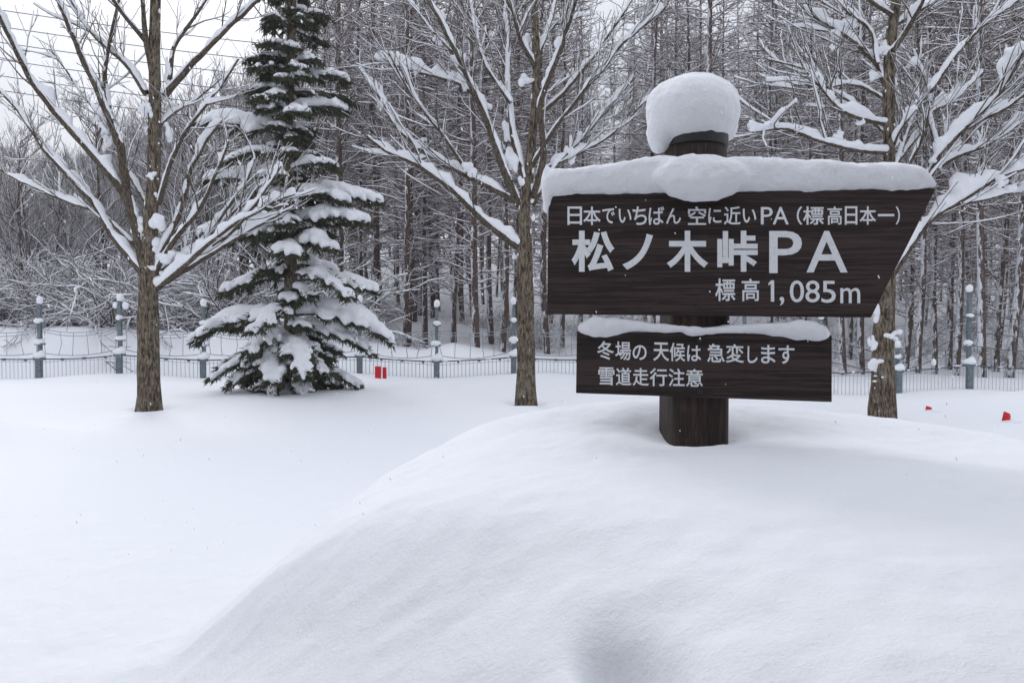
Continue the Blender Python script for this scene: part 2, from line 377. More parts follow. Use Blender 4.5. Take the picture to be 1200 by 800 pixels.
lettering(lower, [('冬', 140, 210), ('場', 215, 280), ('の', 287, 345, 152, 214), ('天', 372, 438), ('候', 440, 505), ('は', 512, 570, 148, 214), ('急', 595, 668), ('変', 672, 748),
                  ('し', 762, 804, 146, 216), ('ま', 818, 878), ('す', 890, 956)], 660, 360, K2, 139, 216, 0.023, 0.014)
lettering(lower, [('雪', 145, 212), ('道', 218, 282), ('走', 287, 354), ('行', 357, 430), ('注', 435, 502), ('意', 507, 578)], 660, 360, K2, 247, 321, 0.018, 0.014)
for b_, pts in ((upper, [(819.5, 357)]), (lower, [(820, 398.5), (820, 459)])):
    for p in pts:
        u, w = plane(*p); mb = MB()
        mb.tube([wp(u, w, 0.004), wp(u, w, -0.006), wp(u, w, -0.009)], [0.013, 0.013, 0.008], 10); mb.build('bolt', BLACKM, b_, False)
        
# post: squared log below, round at the top
def post_ring(z, sq, r):
    a = np.arange(40) * 2 * math.pi / 40 + .01; c, s_ = np.cos(a - .12), np.sin(a - .12)
    rr = r / (np.abs(c) ** sq + np.abs(s_) ** sq) ** (1 / sq)
    rr = rr * (1 + 0.012 * noise(a * 3, z * .7, 3.0))
    return np.stack([POSTX + np.cos(a) * rr, POSTY + np.sin(a) * rr, np.full(40, z)], -1)
zt = ray(818, 153, POSTY - .15)[2]
mb = MB(); zs = np.linspace(gz(POSTX, POSTY) - .6, zt, 26); V = []
for i, z in enumerate(zs): V.append(post_ring(z, 5.0 - 3.0 * sstep(1.5, 1.9, z), 0.150 if z < 2 else 0.152))
mb.add(np.concatenate(V), [(i * 40 + j, i * 40 + (j + 1) % 40, (i + 1) * 40 + (j + 1) % 40, (i + 1) * 40 + j) for i in range(25) for j in range(40)] + [tuple(25 * 40 + j for j in range(40))])
mb.build('post', WOODV, sign)
mb = MB(); mb.tube([(POSTX, POSTY, zt - .052), (POSTX, POSTY, zt - .05), (POSTX, POSTY, zt + .01), (POSTX, POSTY, zt + .022)], [.156, .162, .162, .10], 48)
capo = mb.build('metal_cap', BLACKM, sign, False)
# snow ball on the post
mb = MB()
def bpx(x, y, rx, ry, off=0.0, rd=None):
    d = POSTY + off; c = ray(x, y, d); k = d / F
    mb.blob(c, (rx * k, (rd if rd else rx) * k, ry * k), 24, 16)
bpx(811, 133, 54, 43); bpx(812, 121, 45, 33, .01); bpx(820, 122, 44, 31, 0.02); bpx(793, 126, 36, 33); bpx(836, 138, 27, 26); bpx(774, 152, 17, 27, -.02, 24); bpx(771, 168, 10, 13, 0.0, 14); bpx(850, 148, 13, 20, .03, 22)
bc = mb.build('snow', SNOW, sign); bc['label'] = 'tall round snow ball on the post top'; remesh(bc, 0.013, 9, 0.009, 7)
# snow lying on the upper board
def ridge(prof, depth0, depth1, name, label, parent, drop=None, vox=.012, amp=.010, ends=.05):
    """prof: (px, top_py, bottom_py) along the board"""
    global mb
    prof = np.array(prof, float); xs = np.linspace(prof[0, 0], prof[-1, 0], 90); V = []; seg = 20
    a = np.arange(seg) * 2 * math.pi / seg
    for i, x in enumerate(xs):
        t = np.interp(x, prof[:, 0], prof[:, 1]); b = np.interp(x, prof[:, 0], prof[:, 2])
        u, wt = plane(x, t); _, wb = plane(x, b)
        e = min(1, min(i, len(xs) - 1 - i) / (90 * ends) + .15) ** .5
        c = (wt + wb) / 2; hh = max((wt - wb) / 2, .006) * (0.55 + 0.45 * e); dc = (depth0 + depth1) / 2; hd = (depth1 - depth0) / 2 * (0.6 + 0.4 * e)
        ca, sa = np.cos(a), np.sin(a); sp = 0.62
        V += [wp(u, c + hh * math.copysign(abs(s_) ** sp, s_), dc + hd * math.copysign(abs(q) ** sp, q)) for q, s_ in zip(ca, sa)]
    mb.add(V, [(i * seg + j, i * seg + (j + 1) % seg, (i + 1) * seg + (j + 1) % seg, (i + 1) * seg + j) for i in range(89) for j in range(seg)] + [tuple(range(seg))[::-1], tuple(89 * seg + j for j in range(seg))])
mb = MB()
ridge([(637, 204, 231), (645, 198, 231), (680, 194, 229), (720, 190, 229), (750, 183, 228), (775, 180, 227), (830, 185, 227), (870, 182, 226), (900, 184, 225), (960, 187, 225), (1010, 189, 224), (1060, 190, 223), (1080, 194, 222), (1097, 213, 221.5)],
      -0.045, 0.16, 'snow', '', sign)
for (x, y, rx, ry, off) in ((819, 210, 54, 25, -.045), (817, 215, 45, 24, -.058), (845, 208, 26, 22, -.05), (819, 199, 50, 17, -.02), (641, 222, 7, 28, .03), (641, 236, 5, 14, .04)):
    k = (SD) / F; u, w = plane(x, y); mb.blob(wp(u, w, off), (rx * k, .085 if rx > 20 else .05, ry * k), 24, 14)
bs = mb.build('snow', SNOW, upper); bs['label'] = 'thick snow ridge along the upper board with a rounded lobe hanging over the front'; remesh(bs, 0.011, 5, 0.012, 10)
mb = MB()
ridge([(678, 378, 392), (690, 373, 394), (710, 371, 396), (730, 373, 391), (745, 375, 388), (770, 379, 389.5), (800, 382, 390), (820, 384, 392), (850, 381, 391), (880, 380, 390), (900, 378, 393), (930, 377, 398), (955, 378, 401), (970, 380, 400), (973, 388, 396)],
      -0.022, 0.09, 'snow', '', lower)
for x, y, rx, ry in ((700, 383, 18, 12), (720, 381, 14, 9), (940, 387, 26, 12), (958, 391, 14, 9), (815, 388, 16, 5.5)):
    u, w = plane(x, y); k = SD / F; mb.blob(wp(u, w, 0), (rx * k, .04, ry * k), 20, 12)
ls = mb.build('snow', SNOW, lower); ls['label'] = 'thin uneven snow along the lower board, thicker at both ends'; remesh(ls, 0.0075, 3, 0.006, 16)

# ------------------------------------------------------------------ bare trees in front of the fence
def smooth_poly(P, n):
    P = np.asarray(P, float); d = np.r_[0, np.cumsum(np.linalg.norm(np.diff(P, axis=0), axis=1))]
    t = np.linspace(0, d[-1], n); out = np.stack([np.interp(t, d, P[:, k]) for k in range(3)], -1)
    for _ in range(2): out[1:-1] = (out[:-2] + 2 * out[1:-1] + out[2:]) / 4
    return out
def rnd(): return random.random()
def grow(P0, D, L, r, rng, wob=0.25, up=0.1, n=5):
    D = np.array(D, float); D /= np.linalg.norm(D); P = [np.array(P0, float)]
    for i in range(n):
        D = D + rng.normal(0, wob, 3) * .5 + np.array((0, 0, up)); D /= np.linalg.norm(D); P.append(P[-1] + D * L / n)
    return np.array(P), np.linspace(r, max(r * .3, .0035), n + 1)
def sideways(T, rng, ang):
    a = rng.normal(0, 1, 3); a -= T * a.dot(T); a /= np.linalg.norm(a) + 1e-9
    return T * math.cos(ang) + a * math.sin(ang)
def snow_th(P, base, rng, lump=1.0):
    """snow thickness along a branch: less on steep parts, lumpy"""
    T = np.gradient(P, axis=0); T /= np.linalg.norm(T, axis=1)[:, None] + 1e-9
    hor = np.clip(1.15 - np.abs(T[:, 2]) ** 1.5, 0.06, 1)
    s0 = rng.uniform(0, 99); d = np.arange(len(P)) * np.linalg.norm(P[1] - P[0])
    n = noise(d * 3.2 + s0, s0, 0) * .75 + noise(d * 8 + s0, s0, 2) * .3
    return base * hor * np.clip(0.75 + lump * n, 0.03, 1.8)
def tree(name, trunk, w, limbs, d, clumps, label, seed, twig_density=1.0, tl=1.0):
    rng = np.random.default_rng(seed); k = d / F
    base = ray(*trunk[0], d); T = empty(name, (base[0], d, gz(base[0], d)), label=label, cat='tree')
    P = [ray(x, y, d) for x, y in trunk]; P[0][2] = gz(P[0][0], d) - .3
    L = smooth_poly(P, 46); R_ = np.interp(np.linspace(0, 1, 46), np.linspace(0, 1, len(w)), np.array(w) * k / 2)
    R_[:5] *= np.array((1.45, 1.32, 1.16, 1.07, 1.02))
    mb = MB(); mb.tube(L, R_, 22, rough=.10); mb.build('trunk', BARK, T)
    # snow plastered on the trunk
    sm = MB()
    for i in range(3, 45):
        if rng.random() < .5:
            a = rng.uniform(2.2, 4.4) if rng.random() < .7 else rng.uniform(-.6, .6)
            c = L[i] + np.array((math.cos(a), -abs(math.sin(a)) * .8, 0)) * R_[i] * .92; s_ = rng.uniform(.012, .035)
            sm.blob(c, (s_, s_, s_ * rng.uniform(1, 2.6)), 7, 5)
    so_ = sm.build('snow', SNOW, T); so_['label'] = 'snow plastered on the bark of the trunk'; so_['kind'] = 'stuff'; remesh(so_, .02, 2, .014, 9)
    for x, y, rx, ry in clumps:              # snow cushions caught in forks: rest on the nearest limb
        best = min((math.hypot(x - (a[0] + (b[0] - a[0]) * f), y - (a[1] + (b[1] - a[1]) * f)), d + l[3] * ((i + f) / (len(l[0]) - 1)) ** 1.2)
                   for l in limbs for i, (a, b) in enumerate(zip(l[0][:-1], l[0][1:])) for f in (0, .25, .5, .75, 1))
        dd = best[1] if best[0] < 14 else d - R_[20]; cm = MB(); kk = dd / F * .86
        for q in range(8):
            ox, oy = rng.normal(0, .42, 2); cm.blob(ray(x + ox * rx, y + oy * ry * .9, dd + rng.normal(0, .2) * rx * kk), (rx * kk * rng.uniform(.3, .62), rx * kk * rng.uniform(.3, .6), ry * kk * rng.uniform(.3, .6)), 12, 8)
        so_ = cm.build('snow_clump', SNOW, T); remesh(so_, .013, 4, .028, 8)
    for pts, r0, th, dy in limbs:
        n = len(pts); ln = sum(math.dist(pts[i], pts[i + 1]) for i in range(n - 1)); nn = max(10, int(ln / 7))
        off = lambda i: d + dy * (i / (n - 1)) ** 1.2
        P = smooth_poly([ray(x, y, off(i)) for i, (x, y) in enumerate(pts)], nn)
        P = P + np.stack([noise(np.arange(nn) * .45, seed + ln, q) for q in (1.5, 5.5, 9.5)], -1) * .022 * np.linspace(0, 1, nn)[:, None]
        rr = np.linspace(r0 * k * .56, max(r0 * k * .17, .006), nn)
        mb = MB(); mb.tube(P, rr, 9, rough=.1); tw = MB(); sn = MB()
        t_ = snow_th(P, th * k * 1.3 + .012, rng); t_ = t_ * np.clip(.95 + .8 * noise(np.arange(nn) * .9, seed * 3.1, ln), .25, 1.9); sn.snowtube(P, rr, t_, 10)
        span = np.linalg.norm(P[-1] - P[0])
        # side branches and twigs
        cnt = int(span * 9 * twig_density)
        for q in range(cnt):
            f = rng.uniform(.18, 1) ** .8; i = min(int(f * (nn - 1)), nn - 2); tt = P[i + 1] - P[i]; tt /= np.linalg.norm(tt)
            D = sideways(tt, rng, rng.uniform(.45, .95)); D[2] += .25
            l1 = rng.uniform(.35, 1.15) * tl * (1.15 - .6 * f); rad = min(rr[i] * .6, rng.uniform(.006, .014))
            B, br = grow(P[i], D, l1, rad, rng, .22, .06, 6); mb.tube(B, br, 5, False)
            tw.snowtube(B, br, snow_th(B, rng.choice([.008, .022, .06], p=[.4, .35, .25]), rng, 1.3), 5)
            for q2 in range(rng.integers(2, 6)):
                j = rng.integers(1, 6); t2 = B[j] - B[j - 1]; t2 /= np.linalg.norm(t2)
                D2 = sideways(t2, rng, rng.uniform(.4, .9)); D2[2] += .2
                C, cr = grow(B[j], D2, l1 * rng.uniform(.25, .6), max(br[j] * .6, .004), rng, .2, .05, 4); mb.tube(C, cr, 4, False)
                if rng.random() < .85: tw.snowtube(C, cr, snow_th(C, .009, rng, 1.0), 4)
        lo = mb.build('branch', BARKB, T)
        a = sn.build('snow', SNOW, lo); remesh(a, .016, 3, .012, 8); a['label'] = 'pillows of snow lying along this branch'
        tag(tw.build('twig_snow', SNOW, lo), kind='stuff')
    return T
tree('bare_tree', [(175, 482), (174, 400), (174, 330), (173, 305), (177, 260), (180, 200), (182, 120), (181, 50), (182, 0), (183, -70), (184, -170)],
     [26, 24, 24, 19, 14, 14, 13.5, 12, 11, 9, 5], [
     ([(170, 316), (160, 268), (150, 232), (141, 169), (122, 124), (109, 94), (88, 49), (68, 0), (55, -50)], 11, 6, -.5),
     ([(141, 169), (131, 150), (122, 86), (129, 49), (139, 0), (146, -50)], 6, 2, .3),
     ([(168, 320), (131, 275), (112, 240), (80, 205), (56, 180), (22, 131), (-10, 95)], 9, 7, .6),
     ([(156, 250), (141, 219), (94, 165), (60, 127), (37, 97), (22, 67), (0, 22), (-15, -20)], 9, 9, -1.1),
     ([(178, 316), (200, 278), (212, 245), (222, 200), (240, 165), (262, 140)], 9, 10, .5),
     ([(186, 240), (200, 190), (217, 154), (240, 124), (262, 97), (280, 70)], 5, 4, -.6),
     ([(183, 339), (219, 309), (240, 290), (266, 268), (310, 242), (345, 228)], 6, 9, -.9),
     ([(180, 322), (231, 292), (281, 240), (320, 205)], 6.5, 8, .9),
     ([(195, 330), (240, 302), (290, 272), (330, 250), (353, 215)], 6, 8, -.1),
     ([(193, 112), (225, 75), (259, 41), (300, 4), (330, -25)], 7, 3, -.8),
     ([(199, 94), (202, 56), (232, 15), (248, -10), (262, -50)], 5, 2, .7),
     ([(171, 109), (150, 75), (112, 45), (90, 12), (70, -30)], 7, 3, .9),
     ([(180, 90), (171, 49), (167, 0), (160, -60)], 7, 1.5, -.3),
     ([(171, 49), (142, 15), (127, -10), (110, -50)], 5, 2, -.8),
     ([(170, 300), (155, 285), (120, 250), (75, 235), (30, 215), (-20, 190)], 5, 4, 1.4),
     ([(184, 150), (205, 130), (230, 118), (262, 90)], 4, 3, 1.2), ([(182, 318), (205, 280), (235, 245), (255, 200), (270, 165)], 6, 9, -.6), ([(200, 325), (235, 290), (262, 250), (290, 215), (300, 180)], 6, 9, .4), ([(240, 296), (275, 270), (310, 225), (330, 195)], 4, 6, -1.2), ([(210, 312), (222, 270), (228, 235)], 4, 7, .8),
     ([(178, 250), (150, 200), (128, 150), (100, 115), (60, 60)], 5, 3, 1.3)],
     11.7, [(176, 206, 7, 6), (178, 228, 8, 7), (190, 262, 12, 14), (165, 270, 9, 14), (178, 290, 14, 14), (196, 155, 7, 12), (172, 125, 7, 12), (197, 82, 5, 22), (116, 138, 9, 6), (122, 152, 8, 9), (128, 168, 7, 10), (172, 155, 4, 9), (192, 300, 14, 9)],
     'bare grey-barked tree on the left with forked snow-lined limbs against the sky', 21, .5, 1.1)
tree('bare_tree', [(617, 476), (616, 380), (615, 306), (614, 245), (621, 190), (626, 140), (629, 80), (626, 0), (625, -60), (624, -150)],
     [24, 21, 20, 17, 12, 10, 9, 8, 7, 4], [
     ([(608, 290), (571, 263), (528, 220), (485, 190), (455, 180), (430, 160)], 8, 9, -.6),
     ([(606, 236), (552, 208), (503, 184), (461, 147), (448, 116), (420, 80)], 7, 7, .5),
     ([(608, 241), (589, 196), (568, 135), (534, 61), (503, 0), (480, -50)], 9, 9, -.4),
     ([(572, 130), (545, 100), (520, 92), (485, 84), (440, 70)], 5, 8, .6),
     ([(614, 210), (601, 159), (595, 104), (595, 49), (589, 0), (585, -50)], 8, 8, .7),
     ([(624, 233), (638, 184), (632, 122), (656, 61), (675, 0), (690, -50)], 8, 7, -.7),
     ([(624, 240), (650, 195), (681, 165), (705, 135), (745, 90)], 6, 9, .6),
     ([(620, 200), (650, 150), (690, 100), (730, 50), (780, 10)], 5, 4, -1.),
     ([(626, 140), (660, 110), (700, 60), (735, 10), (760, -40)], 5, 4, .8),
     ([(598, 120), (570, 80), (555, 30), (548, -20)], 5, 6, 1.0),
     ([(628, 80), (610, 50), (600, 10), (575, -40)], 5, 7, -.9),
     ([(628, 70), (645, 30), (655, -20)], 5, 7, .9),
     ([(632, 200), (670, 185), (715, 160), (760, 115), (790, 95)], 4, 3, 1.1),
     ([(560, 110), (530, 60), (500, 30), (470, -10)], 4, 3, .9),
     ([(552, 208), (520, 160), (480, 110), (455, 60)], 4, 3, -.5)],
     12.4, [(513, 48, 8, 7), (489, 84, 8, 7), (533, 92, 12, 9), (549, 106, 8, 12), (449, 120, 6, 9), (492, 169, 9, 8), (547, 199, 16, 9), (600, 190, 10, 22), (598, 150, 8, 22), (618, 215, 11, 14), (668, 180, 9, 14), (680, 165, 7, 9), (540, 70, 9, 16), (628, 50, 9, 12), (612, 95, 10, 8), (655, 55, 6, 12), (604, 300, 4, 5), (625, 255, 4, 6)],
     'bare tree between the spruce and the sign, its trunk clear of the upper board', 22, .8, 1.35)
tree('bare_tree', [(1034, 500), (1035, 400), (1039, 330), (1043, 260), (1042, 182), (1041, 114), (1043, 49), (1051, 0), (1056, -60), (1060, -150)],
     [29, 27, 22, 16, 13, 12.5, 12, 11, 8, 5], [
     ([(1044, 325), (1065, 292), (1090, 257), (1122, 238), (1142, 226), (1168, 208), (1200, 198), (1240, 180)], 7, 26, -.5),
     ([(1046, 300), (1075, 235), (1100, 182), (1135, 146), (1171, 114), (1191, 81), (1205, 50)], 8, 22, -.9),
     ([(1075, 235), (1090, 202), (1122, 182), (1155, 172), (1185, 150), (1230, 130)], 6, 8, .7),
     ([(1135, 150), (1155, 137), (1175, 130), (1200, 112), (1240, 90)], 5, 22, -.3),
     ([(1100, 184), (1090, 146), (1090, 107), (1080, 85), (1070, 60)], 6, 10, .5),
     ([(1040, 146), (1005, 139), (980, 127), (967, 107), (950, 90)], 5, 8, -.6),
     ([(1042, 112), (1025, 68), (992, 42), (967, 29), (940, 10)], 7, 8, .6),
     ([(1090, 107), (1116, 68), (1142, 39), (1194, 0), (1220, -20)], 6, 6, .9),
     ([(1041, 68), (1067, 29), (1083, 0), (1095, -40)], 6, 8, -.7),
     ([(1028, 75), (1022, 35), (990, 13), (978, -20)], 5, 7, .4),
     ([(1042, 180), (1000, 176), (960, 165), (920, 150), (880, 155)], 5, 6, -.9),
     ([(1041, 160), (1000, 120), (950, 100), (905, 100)], 4, 5, 1.0),
     ([(1043, 200), (1075, 160), (1090, 130), (1120, 118), (1150, 85)], 5, 9, .9),
     ([(1120, 240), (1150, 235), (1185, 225), (1215, 230)], 4, 8, .5),
     ([(1042, 120), (1010, 100), (975, 98), (940, 80), (900, 70)], 4, 4, .9),
     ([(1050, 195), (1060, 165), (1072, 135), (1084, 108)], 4, 17, .3), ([(1062, 200), (1082, 160), (1090, 125)], 4, 13, -.2), ([(1046, 175), (1056, 150), (1075, 128)], 3, 12, -.5),
     ([(1048, 30), (1090, 5), (1130, -20)], 5, 6, .7), ([(1048, 20), (1010, -5), (980, -40)], 5, 6, -.7)],
     10.3, [(1041, 393, 11, 9), (1031, 428, 11, 11), (1027, 365, 6, 13), (1034, 443, 10, 6), (1024, 400, 5, 12), (1026, 340, 5, 10), (1070, 75, 10, 8), (1094, 190, 8, 7), (1100, 122, 7, 7), (1037, 60, 7, 12), (1046, 97, 6, 8), (1028, 90, 7, 7), (980, 42, 9, 8), (975, 55, 6, 5), (996, 28, 12, 7), (1012, 140, 10, 7), (1176, 213, 13, 9), (982, 162, 6, 8)],
     'bare dark-barked tree behind the right end of the sign, limbs heavy with snow', 23, .95, 1.4)

# ------------------------------------------------------------------ the spruce
def spruce():
    d = 14.4; c = ray(352, 462, d); x0 = c[0]; z0 = gz(x0, d); H = 11.0
    T = empty('spruce_tree', (x0, d, z0), label='tall dark green spruce with drooping boughs loaded with snow beside the fence', cat='tree')
    rng = np.random.default_rng(5)
    mb = MB(); zs = np.linspace(-.3, H, 30); L = np.stack([x0 - .22 + .04 * np.sin(zs) + zs * 0.012, d + 0 * zs, z0 + zs], -1)
    mb.tube(L, np.interp(zs, [-.3, 3, 8, H], [.15, .115, .07, .015]), 14, rough=.1); mb.build('trunk', BARK, T)
    def bough(z, az, L_, droop, load):
        cx = np.interp(z, zs, L[:, 0]); D = np.array((math.cos(az), math.sin(az), 0)); Sd = np.array((-D[1], D[0], 0))
        n = 9; t = np.linspace(0, 1, n); rise = .12 * L_ * np.sin(t * 2.2)
        P = np.array((cx, d, z0 + z)) + np.outer(t * L_, D); P[:, 2] += rise * (1 - droop * .6) - droop * L_ * t ** 1.9; P += np.outer(noise(t * 3, az * 5, z) * .06 * t, Sd)
        mb = MB(); mb.tube(P, np.linspace(.022 + .008 * L_, .006, n), 5, False)
        nd = MB(); sn = MB(); side = []
        for q in range(int(7 + L_ * 9)):
            f = rng.uniform(.12, 1) ** .75; i = min(int(f * (n - 1)), n - 2); p = P[i] + (P[i + 1] - P[i]) * (f * (n - 1) - i)
            s_ = 1 if q % 2 else -1; l = (0.10 + .42 * L_ * (1 - f) ** .8 * rng.uniform(.5, 1.0)) * min(1, .4 + f)
            l = min(l, .75); dr = D * rng.uniform(.55, .95) + Sd * s_ * rng.uniform(.6, 1)
            B, br = grow(p, dr + np.array((0, 0, -.05)), l + .08, .008, rng, .12, -.09, 4); side.append((B, f, l)); mb.tube(B, br, 3, False)
        side.append((P[n // 2:], .5, L_ * .5))
        for B, f, l in side:
            cnt = int(10 + len(B) * 2 + l * 52)
            for q in range(cnt):
                g = rng.uniform(0, 1); i = min(int(g * (len(B) - 1)), len(B) - 2); p = B[i] + (B[i + 1] - B[i]) * (g * (len(B) - 1) - i)
                tt = B[i + 1] - B[i]; tt /= np.linalg.norm(tt)
                dv = tt * rng.uniform(.5, 1.1) + rng.normal(0, .55, 3); dv[2] -= rng.uniform(.1, 1.1); dv /= np.linalg.norm(dv)
                ln = rng.uniform(.07, .18); w_ = rng.uniform(.007, .013)
                a = np.cross(dv, (0, 0, 1)); a /= np.linalg.norm(a) + 1e-9; b = np.cross(dv, a)
                m_ = p + dv * ln * .45
                nd.add([p, m_ + a * w_, m_ - a * .5 * w_ + b * w_, m_ - a * .5 * w_ - b * w_, p + dv * ln], [(0, 1, 2), (0, 2, 3), (0, 3, 1), (4, 2, 1), (4, 3, 2), (4, 1, 3)])
            if l > .14 and rng.random() < load:
                th = load * rng.uniform(.06, .13) * min(1.2, .5 + L_ * .5)
                tp = np.clip(np.sin(np.linspace(.5, 2.9, len(B))) * 1.15, .2, 1)
                sn.snowtube(B, .028 + .085 * l * tp, th * tp * .88, 8)
        if load > .45:
            tp = np.clip(np.sin(np.linspace(.2, 2.9, n)), .1, 1)
            sn.snowtube(P, (.035 + .07 * L_) * tp, load * (.08 + .05 * L_) * tp * np.clip(.7 + .9 * noise(t * 5 + z * 3, az * 3, z), .12, 1.6), 10)
        bo = mb.build('bough', TWIG, T); nd.build('needles', NEEDLE, bo, False)
        if sn.n: so_ = sn.build('snow', SNOW, bo); remesh(so_, .026, 3, .022, 6)
    z = .18; k = 0
    while z < H - .3:
        full = np.interp(z, [0, .8, 1.5, 2.5, 4, 6, 8, H], [1.0, 1.7, 1.5, 1.35, 1.3, 1.1, .75, .1])
        m_ = 6 if z < 4 else 4
        for q in range(m_):
            az = k * 2.4 + q * 2 * math.pi / m_ + rng.uniform(-.3, .3)
            front = -math.sin(az)
            L_ = full * rng.choice([rng.uniform(.3, .65), rng.uniform(.7, 1.15)]) * (1 - .22 * max(front, 0))
            if z < 1.25 and z > .45: L_ *= .9
            if 1.2 < z < 2.7 and rng.random() < .5: continue
            if z > 4.5: L_ *= .95
            load = np.interp(z, [0, 1, 3.5, 4.5, 7, H], [.85, 1.1, 1.05, .85, .7, .62]) * rng.uniform(.45, 1.3)
            L_ *= rng.uniform(.8, 1.12); daz = 0
            bough(z + rng.uniform(-.2, .2), az, max(L_, .25), np.interp(z, [0, 1, 3, 6, H], [.28, .42, .3, .12, -.15]) + rng.uniform(-.14, .14), load)
        z += np.interp(z, [0, 2, 5, H], [.28, .42, .40, .34]) * rng.uniform(.75, 1.3); k += 1
    for q in range(60):   # short sprays that fill and break up the tiers
        zz = rng.uniform(2.2, H - .6); bough(zz, rng.uniform(0, 6.283), rng.uniform(.25, .75) * np.interp(zz, [2, 8, H], [1.1, .8, .4]), rng.uniform(-.1, .5), rng.choice([.3, .6, .9]))
    # skirt: snow-buried lower sprays
    for q in range(28):
        az = rng.uniform(math.pi * .9, math.pi * 2.1); bough(rng.uniform(.15, 1.05), az, rng.uniform(.45, 1.1), rng.uniform(.35, .75), rng.uniform(.5, 1.1))
    # hand-placed long boughs seen in the photograph
    for (px, py, L_, dr, side) in ((352, 370, 2.0, .38, 0), (350, 372, 1.9, .36, math.pi), (345, 330, 1.55, .25, math.pi - .3), (350, 330, 1.6, .22, .15), (345, 258, 1.5, .12, .1), (345, 232, 1.75, .1, .3), (345, 262, 1.5, .1, -.2), (338, 218, 1.5, .03, math.pi), (338, 160, 1.6, -.02, math.pi + .15), (345, 130, 1.1, .1, -.1), (338, 268, 1.6, .2, math.pi + .2)):
        bough(ray(px, py, d)[2] - z0, side, L_, dr, 1.15)
spruce()

